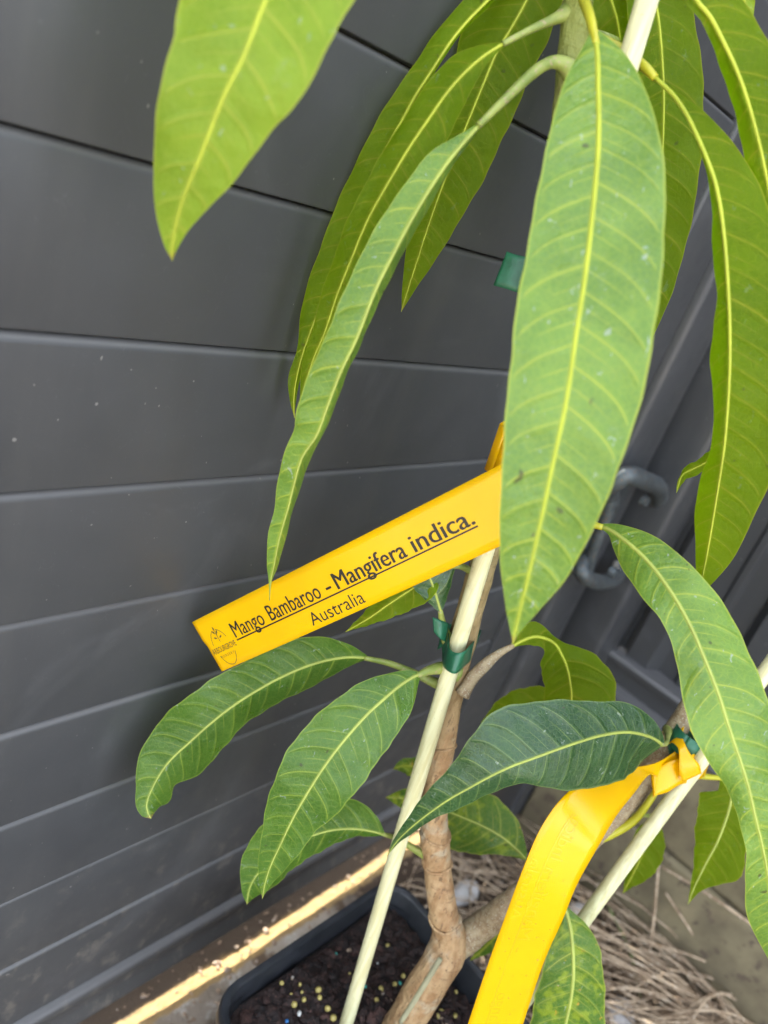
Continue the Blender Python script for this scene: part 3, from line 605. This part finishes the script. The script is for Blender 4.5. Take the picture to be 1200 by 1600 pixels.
# arched leaf behind the dark one and a dim one beside it
leaf(D([(800, 1010, 2, 2), (816, 1001, 14, 8), (835, 995, 25, 14), (853, 998, 12, 16), (868, 1007, 10, 26), (878, 1024, 28, 38), (885, 1040, 50, 40), (890, 1062, 66, 41), (893, 1088, 70, 42), (889, 1125, 54, 36), (876, 1175, 0, 0)], .405, .428, .455),
     'leaf_under', (.2, .1), (.001, 2, 0), (.0013, .0004), 'midrib', [(722, 1085, .408, .0030), (738, 1060, .407, .0034), (757, 1040, .406, .0034), (780, 1021, .4055, .0022), (803, 1008, .4048, .0014)], 'twig')
leaf(D([(905, 1118, 3, 3), (870, 1112, 30, 34), (830, 1115, 30, 42), (795, 1124, 26, 36), (766, 1136, 14, 18), (742, 1152, 0, 0)], .462, .470, .480), 'leaf_under', (.2, .2), (.001, 2, 0), (.0008, .0003), pet=[(1040, 1165, .462, .002), (970, 1135, .462, .0016), (905, 1118, .462, .0012)])
# two leaves behind the label
leaf(D([(690, 886, 3, 3), (662, 908, 28, 26), (636, 925, 28, 28), (606, 945, 22, 20), (576, 966, 11, 12), (540, 987, 0, 0)], .383, .386, .392), 'leaf_under', (.1, .3), (.0012, 2, 0), (.0008, .0003), pet=[(748, 900, pdp(748, 900, .016), .002), (720, 885, .384, .0017), (690, 886, .383, .0012)])
leaf(D([(689, 957, 2, 2), (684, 940, 13, 14), (679, 922, 24, 27), (671, 902, 30, 42), (662, 878, 26, 34), (650, 845, 0, 0)], .388, .382, .376), 'leaf_dark', (-.2, .2), (.0006, 2, 0), (.0010, .0003), 'midrib_pale', [(700, 1000, .404, .0026), (692, 975, .395, .0020), (688, 955, .3875, .0013)])
# leaves of the side branch
leaf(D([(1128, 1214, 4, 6), (1142, 1225, 14, 36), (1143, 1245, 26, 50), (1136, 1275, 36, 47), (1121, 1315, 49, 39), (1104, 1347, 58, 22), (1094, 1367, 34, 13), (1084, 1388, 12, 6), (1075, 1413, 0, 0)], .470, .482, .510),
     'leaf_under', (.2, .3), (.0015, 2, 0), (.0014, .0004), 'midrib_pale', [(1046, 1170, .462, .003), (1075, 1210, .462, .002), (1100, 1213, .465, .0018), (1132, 1216, .4698, .0015)], 'petiole_y')
leaf(D([(1024, 1275, 2, 2), (1014, 1303, 26, 20), (1003, 1335, 33, 19), (991, 1362, 25, 12), (981, 1381, 10, 6), (973, 1396, 0, 0)], .540, .545, .560), 'leaf_under', (.1, .3), (.001, 2, 0), (.0010, .0003), 'midrib', [(945, 1300, .471, .002), (985, 1275, .50, .0016), (1024, 1275, .54, .0012)])
# short yellowish side shoot on the branch
p3, r3 = px_tube([(928, 1312, .468, .0036), (960, 1300, .466, .0030), (990, 1282, .462, .0026), (1012, 1255, .456, .0022), (1030, 1228, .452, .0018)], 30); V, Fs = tube_vf(p3, r3, 10); mesh('side_shoot', V, Fs, 'petiole_y', tree, base)

# ------------------------------------------------------------------ labels and ties
def strip(name, st, m, parent, org, N=40, W=6, thick=.0004):     # stations: (ut, vt, ub, vb, d_top, d_bottom)
    st = np.array(st, float); k = len(st); L = np.r_[0, np.cumsum(np.linalg.norm(np.diff(st[:, :4], axis=0), axis=1)+1e-6)]
    q = catmull(np.c_[L, np.zeros(k), st], N)[:, 2:]
    V = []; Fs = []
    for a in q:
        T, B = at(a[0], a[1], a[4]), at(a[2], a[3], a[5])
        for j in range(W+1): V.append(T+(B-T)*j/W)
    for i in range(N-1):
        for j in range(W): Fs.append((i*(W+1)+j, i*(W+1)+j+1, (i+1)*(W+1)+j+1, (i+1)*(W+1)+j))
    o = mesh(name, V, Fs, m, parent, org); sm = o.modifiers.new('thickness', 'SOLIDIFY'); sm.thickness = thick; sm.offset = 0
    return o
def text_vf(s, size, bold=0.0, sx=1.0):
    cu = bpy.data.curves.new('t', 'FONT'); cu.body = s; cu.size = size; cu.offset = bold; cu.resolution_u = 3
    ob = bpy.data.objects.new('t', cu); C.objects.link(ob); bpy.context.view_layer.update()
    me = ob.evaluated_get(bpy.context.evaluated_depsgraph_get()).to_mesh()
    V = np.array([v.co[:2] for v in me.vertices]); Fs = [tuple(p.vertices) for p in me.polygons]
    ob.to_mesh_clear(); bpy.data.objects.remove(ob); bpy.data.curves.remove(cu)
    return V*[sx, 1], Fs
def fit(V, x0, x1): a, b = V[:, 0].min(), V[:, 0].max(); return np.c_[x0+(V[:, 0]-a)*(x1-x0)/(b-a), V[:, 1]]
def line2(pts, wd):
    pts = np.array(pts, float); T = np.gradient(pts, axis=0); T /= np.linalg.norm(T, axis=1)[:, None]; Nn = np.c_[-T[:, 1], T[:, 0]]*wd/2
    V = np.r_[pts+Nn, pts-Nn]; k = len(pts); return V, [(i, i+1, k+i+1, k+i) for i in range(k-1)]

# label 1: a flat 30 mm tag reaching from the stake towards the gate
tdir = _n(ROT @ np.array([-1.6475, -.8567, -1])); TL = at(302, 971, .40); r_ = ray(347, 1049); BL = r_*(TL.dot(tdir)/r_.dot(tdir)); ex = -tdir; ey = _n(TL-BL); ez = np.cross(ex, ey); TW = np.linalg.norm(TL-BL)
if ez.dot(BL) > 0: ez = -ez                         # ez points to the camera
def tagp(x, y, h=0):                                  # millimetres on the tag -> world; slight bow along its length
    b = .0028*math.sin(math.pi*min(max(x, 0), 190)/190)-(.00006*max(0, x-176)**2*.05 if x > 176 else 0)
    return BL+ex*x*.001+ey*y*.001+ez*(b+h*.001)
TWm = TW*1000
lab = thing('plant_label', 'yellow plant label lettered Mango Bambaroo looped round the stake of the main trunk', 'label', tuple(tagp(188, 15)), 'yellow plant labels')
V, Fs = [], []; NX, NYc = 96, 8; LEN = 206
def leftx(y): return (0 if y < TWm*.60 else -.9)
for i in range(NX+1):
    for j in range(NYc+1):
        y = TWm*j/NYc; x0 = leftx(y); V.append(tagp(x0+(LEN-x0)*i/NX, y))
for i in range(NX):
    for j in range(NYc): a = i*(NYc+1)+j; Fs.append((a, a+1, a+NYc+2, a+NYc+1))
o = mesh('tag_strip', V, Fs, 'yellow', lab, lab.location); sm = o.modifiers.new('thickness', 'SOLIDIFY'); sm.thickness = .0004; sm.offset = 0
def printed(name, vf, m, h=.32):
    V, Fs = vf; return mesh(name, [tagp(a, b, h) for a, b in V], Fs, m, lab, lab.location, False)
parts = []
for s, x0, x1, b in (('Mango', 20.9, 43.5, .00), ('Bambaroo', 47.2, 81.5, .00), ('-', 85.0, 88.2, .02), ('Mangifera', 91.0, 131.5, .02), ('indica.', 135.2, 166.5, .02)):
    v, f = text_vf(s, 11.8, 0); v = fit(v, x0, x1-.4); v[:, 1] += 13.0
    for dx, hz in ((0, 0), (.22, .02), (.44, .04)) if b else ((0, 0), (.2, .02)): parts.append((np.c_[v+[dx, 0], np.full(len(v), hz)], f))
v, f = merge(parts); mesh('lettering', [tagp(a, b_, .32+c_) for a, b_, c_ in v], f, 'print', lab, lab.location, False)
printed('underline', line2([(x, 11.7) for x in np.linspace(20.6, 166.6, 60)], .75), 'print')
v, f = text_vf('Australia', 9.4, 0.0); v = fit(v, 68, 101); v[:, 1] += 2.4; printed('lettering', (v, f), 'print')
# printed emblem: mango outline with leaves, name across
parts = []
def add(v, f): v = np.array(v); parts.append((np.c_[v, np.zeros(len(v))], f))
def arc(cx, cy, rx, ry, a0, a1, tilt=0, k=26):
    out = []
    for a in np.linspace(rad(a0), rad(a1), k):
        x, y = rx*math.cos(a), ry*math.sin(a); out.append((cx+x*math.cos(tilt)-y*math.sin(tilt), cy+x*math.sin(tilt)+y*math.cos(tilt)))
    return out
add(*line2(arc(10.2, 11.4, 6.0, 10.2, 24, 78, .05), .34)); add(*line2(arc(10.2, 11.4, 6.0, 10.2, 104, 164, .05), .34)); add(*line2(arc(10.2, 11.4, 6.0, 10.2, 200, 335, .05), .34))
for (x, y, a, l) in ((9.6, 19.0, 120, 3.2), (10.2, 18.6, 60, 3.2), (9.3, 16.6, 150, 2.6), (10.8, 16.4, 30, 2.6), (10, 20.4, 90, 3.2)):
    dx, dy = math.cos(rad(a)), math.sin(rad(a)); px, py = -dy*.55, dx*.55
    add([(x, y), (x+dx*l*.5+px, y+dy*l*.5+py), (x+dx*l, y+dy*l), (x+dx*l*.5-px, y+dy*l*.5-py)], [(0, 1, 2, 3)])
add(*line2([(10, 14.6), (10, 17), (10, 20.5)], .35))
v, f = text_vf('ARBOURGROVE', 4.6, .02); v = fit(v, 1.3, 19.0); v[:, 1] += 9.4; add(v, f)
v, f = text_vf('N U R S E R Y', 2.2, 0); v = fit(v, 5.0, 15.0); v[:, 1] += 6.2; add(v, f)
v, f = merge(parts); printed('emblem', (np.array(v)[:, :2], f), 'print_thin')
# loop of the label round the stake
cR = at(806, 692, pdp(806, 692, -.002)); e1 = _n(np.cross(ax1, [0, 1, 0])); e2 = np.cross(ax1, e1); V = []; Fs = []; k = 40
tl = _n(ax1*.97+e1*.10+e2*.12)
for j in range(k+1):
    th = 2*math.pi*j/k; rr_ = .0098+.0016*math.cos(2*th); c = cR+rr_*(math.cos(th)*e1+math.sin(th)*e2)
    sh = .004*math.cos(th-2.4)
    V += [c-tl*(.0115-sh), c+tl*(.0115+sh)]
for j in range(k): Fs.append((2*j, 2*j+1, 2*j+3, 2*j+2))
o = mesh('loop', V, Fs, 'yellow', lab, lab.location); sm = o.modifiers.new('thickness', 'SOLIDIFY'); sm.thickness = .0004; sm.offset = 0

# label 2: its blank back faces the camera
kp = at(1060, 1195, .452)
lab2 = thing('plant_label', 'blank-backed yellow plant label hanging in a curve from the side branch', 'label', tuple(kp), 'yellow plant labels')
ST2 = [(1058, 1172, 1072, 1222, .447, .447), (1025, 1192, 1030, 1214, .437, .440), (985, 1200, 1014, 1211, .420, .428), (930, 1210, 990, 1240, .400, .412), (883, 1242, 962, 1276, .388, .400), (846, 1292, 933, 1325, .384, .392), (817, 1358, 901, 1383, .386, .392), (792, 1425, 879, 1437, .393, .396), (762, 1508, 851, 1500, .404, .405), (731, 1600, 817, 1600, .418, .418), (700, 1690, 783, 1700, .430, .430)]
strip('tag_strip', ST2, 'yellow', lab2, lab2.location, 90, 8)
# faint mirrored show-through of the print on the front
def tag2p(s, t, h=.0005):                              # s along from the knot (0..1), t across from the left edge
    q = tag2p.q; i = min(len(q)-1.001, max(0, s*(len(q)-1))); a = q[int(i)]*(1-(i % 1))+q[int(i)+1]*(i % 1)
    T, B = at(a[0], a[1], a[4]), at(a[2], a[3], a[5]); p = T+(B-T)*t; return p-_n(p)*h
st_ = np.array(ST2, float); tag2p.q = catmull(np.c_[np.r_[0, np.cumsum(np.linalg.norm(np.diff(st_[:, :4], axis=0), axis=1))], np.zeros(len(st_)), st_], 90)[:, 2:]
parts = []
for w_, s0, s1 in (('Mango', .865, .765), ('- Mangifera', .66, .44), ('Indica.', .42, .30)):
    v, f = text_vf(w_, 9.5, .0); v = fit(v, s0, s1); parts.append(([tag2p(a, .36+b/30.) for a, b in v], f))
v, f = line2([(x, 0) for x in np.linspace(.30, .87, 60)], 1); parts.append(([tag2p(x, .33+(.012 if y > 0 else -.012)) for x, y in v], f))
v, f = text_vf('Australia', 8, 0); v = fit(v, .58, .43); parts.append(([tag2p(a, .08+b/30.) for a, b in v], f))
v, f = merge(parts)
mesh('faint_lettering', v, f, 'emboss', lab2, lab2.location, False)
# knot
strip('knot_fold', [(1108, 1183, 1098, 1215, .452, .452), (1092, 1176, 1080, 1222, .445, .445), (1070, 1184, 1062, 1226, .441, .441), (1045, 1190, 1042, 1238, .440, .438), (1022, 1203, 1024, 1243, .440, .436), (1016, 1206, 1021, 1246, .441, .437)], 'yellow', lab2, lab2.location, 30)
strip('knot_fold', [(1044, 1163, 1070, 1130, .452, .456), (1050, 1160, 1067, 1148, .446, .448), (1059, 1168, 1070, 1162, .440, .441), (1061, 1182, 1080, 1180, .4365, .437), (1061, 1204, 1092, 1194, .4355, .436), (1066, 1222, 1096, 1208, .438, .438)], 'yellow', lab2, lab2.location, 30)
strip('knot_fold', [(1070, 1130, 1085, 1150, .456, .460), (1082, 1128, 1100, 1158, .463, .466), (1098, 1150, 1110, 1180, .466, .466), (1108, 1180, 1100, 1215, .458, .456)], 'yellow', lab2, lab2.location, 20)
V, Fs = chips(34, lambda: tag2p(rng.uniform(.42, .93), rng.uniform(.1, .9), .0004), .0004, .0009, .5)
b = NB('water'); b.set(Base_Color=(1, 1, 1), Roughness=.02, Transmission_Weight=1.0, IOR=1.33); Mt['water'] = b.m
o = mesh('droplets', V, Fs, 'water', lab2, lab2.location); o['kind'] = 'stuff'

# green ties
def ring_band(name, c, ax, r, h, parent, org, sq=1.0, k=36, gap=0):
    e1 = _n(np.cross(ax, [0, 1, 0])); e2 = np.cross(ax, e1); V = []; Fs = []
    for j in range(k+1):
        th = 2*math.pi*j/k; p = c+r*(math.cos(th)*e1+sq*math.sin(th)*e2); V += [p-ax*h/2, p+ax*h/2]
    for j in range(k): Fs.append((2*j, 2*j+1, 2*j+3, 2*j+2))
    o = mesh(name, V, Fs, 'tie', parent, org); sm = o.modifiers.new('thickness', 'SOLIDIFY'); sm.thickness = .0005; sm.offset = 0; return o
t1 = thing('plant_tie', 'green plastic tape tying the main trunk to its stake below the lettered label', 'tie', tuple(at(716, 1030, .40)), 'green plant ties')
strip('band', [(752, 985, 742, 1015, .428, .428), (744, 998, 735, 1031, .410, .408), (735, 1008, 725, 1041, .388, .388), (725, 1018, 713, 1052, .3790, .3790), (712, 1020, 704, 1051, .3785, .3785), (702, 1012, 695, 1044, .3840, .3840), (701, 990, 692, 1036, .397, .397), (701, 976, 691, 1010, .402, .404)], 'tie', t1, t1.location, 50)
strip('band', [(752, 985, 742, 1015, .428, .428), (735, 978, 727, 1008, .436, .436), (705, 975, 697, 1006, .430, .430), (690, 985, 684, 1015, .414, .414), (701, 976, 691, 1010, .402, .404)], 'tie', t1, t1.location, 30)
strip('loose_end', [(676, 964, 678, 988, .391, .392), (688, 969, 688, 998, .390, .391), (702, 974, 696, 1003, .393, .394)], 'tie', t1, t1.location, 12)
t2 = thing('plant_tie', 'green plastic tape with a squared loose end on the trunk above the lettered label', 'tie', tuple(at(830, 430, .335)), 'green plant ties')
strip('loose_end', [(792, 393, 771, 446, .336, .338), (806, 398, 790, 451, .334, .336), (824, 402, 808, 457, .333, .335), (850, 410, 838, 465, .333, .335)], 'tie', t2, t2.location, 16)
cc = (pl_at(858, 440, .016)+pl_at(882, 440, 0))/2; ring_band('band', cc, ax1, .0155, .014, t2, t2.location, .95)
t3 = thing('plant_tie', 'green plastic tape holding the side branch to its stake inside the yellow knot', 'tie', tuple(at(1075, 1165, .455)), 'green plant ties')
cc = (at(1046, 1152, .460)+at(1110, 1165, .455))/2; ring_band('band', cc, ax2, .0165, .012, t3, t3.location, .7)
strip('loose_end', [(1042, 1158, 1046, 1180, .452, .452), (1056, 1150, 1062, 1176, .453, .453), (1074, 1146, 1080, 1172, .456, .456)], 'tie', t3, t3.location, 10)

# ------------------------------------------------------------------ ground litter and dry grass
def blade(a, b, lift, r, k=8, bow=0.):
    a, b = np.array(a), np.array(b); t = np.linspace(0, 1, k)[:, None]; side = _n(np.cross(b-a, [0, 0, 1.]))
    P = a+(b-a)*t+np.array([0, 0, 1.])*lift*np.sin(np.pi*t)+side*bow*np.sin(np.pi*t); return tube_vf(P, [r*(1-.6*i/(k-1)) for i in range(k)], 5)
parts = []
root = on_z(1150, 1610, GZ)
for i in range(150):
    a = root+np.array([rng.normal(-.01, .03), rng.normal(-.02, .05), .003]); th = rng.normal(2.30, .26 if i % 3 else .8); L = rng.uniform(.08, .34)
    b = a+np.array([math.cos(th)*L, math.sin(th)*L, rng.uniform(-.002, .02)]); b[0] = min(b[0], SX-.05)
    parts.append(blade(a, b, rng.uniform(.004, .035), rng.uniform(.0007, .0018), bow=rng.normal(0, .03)))
for i in range(300):
    a = np.array([rng.uniform(.44, .76), rng.uniform(-.15, .22), GZ+.003]); th = rng.uniform(0, 6.28) if i % 2 else rng.normal(2.2, .5); L = rng.uniform(.03, .14)
    b = a+np.array([math.cos(th)*L, math.sin(th)*L, rng.uniform(0, .012)]); b[0] = min(b[0], SX-.05); b[1] = min(b[1], GY-.03)
    parts.append(blade(a, b, rng.uniform(.002, .014), rng.uniform(.0005, .0014), bow=rng.normal(0, .012)))
V, Fs = merge(parts); o = mesh('dry_grass', V, Fs, 'straw', None, tuple(root)); o['kind'] = 'stuff'; tag(o, 'tangle of dry straw-coloured grass lying on the ground by the plinth', 'dry grass')
def stalk(label, P, r, m='straw'):
    P = np.array(P); t = np.linspace(0, 1, len(P)); Q = catmull(P, 24); V, Fs = tube_vf(Q, np.linspace(r, r*.6, 24), 7)
    tag(mesh('grass_stalk', V, Fs, m, None, tuple(P[0])), label, 'grass stalk')
gz = lambda u, v, h=.002: on_z(u, v, GZ+h)
stalk('long pale dry grass stalk standing upright beside the side branch', [gz(1010, 1520), on_z(1022, 1430, GZ+.06), on_z(1032, 1310, GZ+.14)], .0019)
stalk('thin dry grass stalk leaning across the olive plinth board', [gz(1160, 1592), on_z(1095, 1480, GZ+.05), on_z(1040, 1395, GZ+.08)], .0016)
stalk('pale dry grass stalk lying high across the olive plinth board', [on_x(1180, 1448, SX-.052), on_x(1110, 1400, SX-.054), on_x(1030, 1352, SX-.052)], .0018)
stalk('short forked dry grass stalk beside the upright one', [gz(1025, 1510), on_z(1046, 1430, GZ+.05), on_z(1038, 1385, GZ+.075)], .0015)
stalk('green living grass stalk among the dry straw', [gz(1000, 1560), on_z(985, 1490, GZ+.02), on_z(950, 1415, GZ+.03)], .0017, 'straw_green')
def lit():
    x, y = rng.uniform(.43, .77), rng.uniform(-.12, .235); return (x, y, GZ+.003)
V, Fs = chips(420, lit, .002, .009, .3)
o = mesh('leaf_litter', V, Fs, 'litter', None, (.6, .1, GZ), False); o['kind'] = 'stuff'; tag(o, 'brown leaf litter and crumbs scattered on the soil between pot and plinth', 'leaf litter')
def grit():
    x, y = rng.uniform(.0, .62), rng.uniform(.19, .285); return (x, y, GZ+.001)
V, Fs = chips(520, grit, .0007, .0032, .5)
o = mesh('grit', V, Fs, 'litter', None, (.25, .22, GZ), False); o['kind'] = 'stuff'; tag(o, 'pale grit and bark crumbs along the foot of the gate', 'grit')
def stone(label, u, v, s, h):
    c = gz(u, v, h*.5); bm = bmesh.new(); bmesh.ops.create_icosphere(bm, subdivisions=3, radius=1); bm.verts.index_update(); sd = rng.uniform(0, 9, 3)
    V = [np.array([v_.co.x*s[0], v_.co.y*s[1], v_.co.z*h])*(1+.10*math.sin(3*v_.co.x+sd[0])*math.sin(3*v_.co.y+sd[1])+.06*math.sin(7*v_.co.z+5*v_.co.x+sd[2]))+c for v_ in bm.verts]
    Fs = [[q.index for q in f.verts] for f in bm.faces]; bm.free(); tag(mesh('stone', V, Fs, 'stone', None, tuple(c)), label, 'stone')
stone('rounded pale grey stone lying by the mottled leaf at the edge of the straw', 968, 1585, (.019, .016), .012)
stone('pale flat stone in the leaf litter behind the trunk', 725, 1395, (.022, .012), .008)
stone('whitish stone half hidden behind the slanting second stake', 905, 1428, (.014, .012), .009)
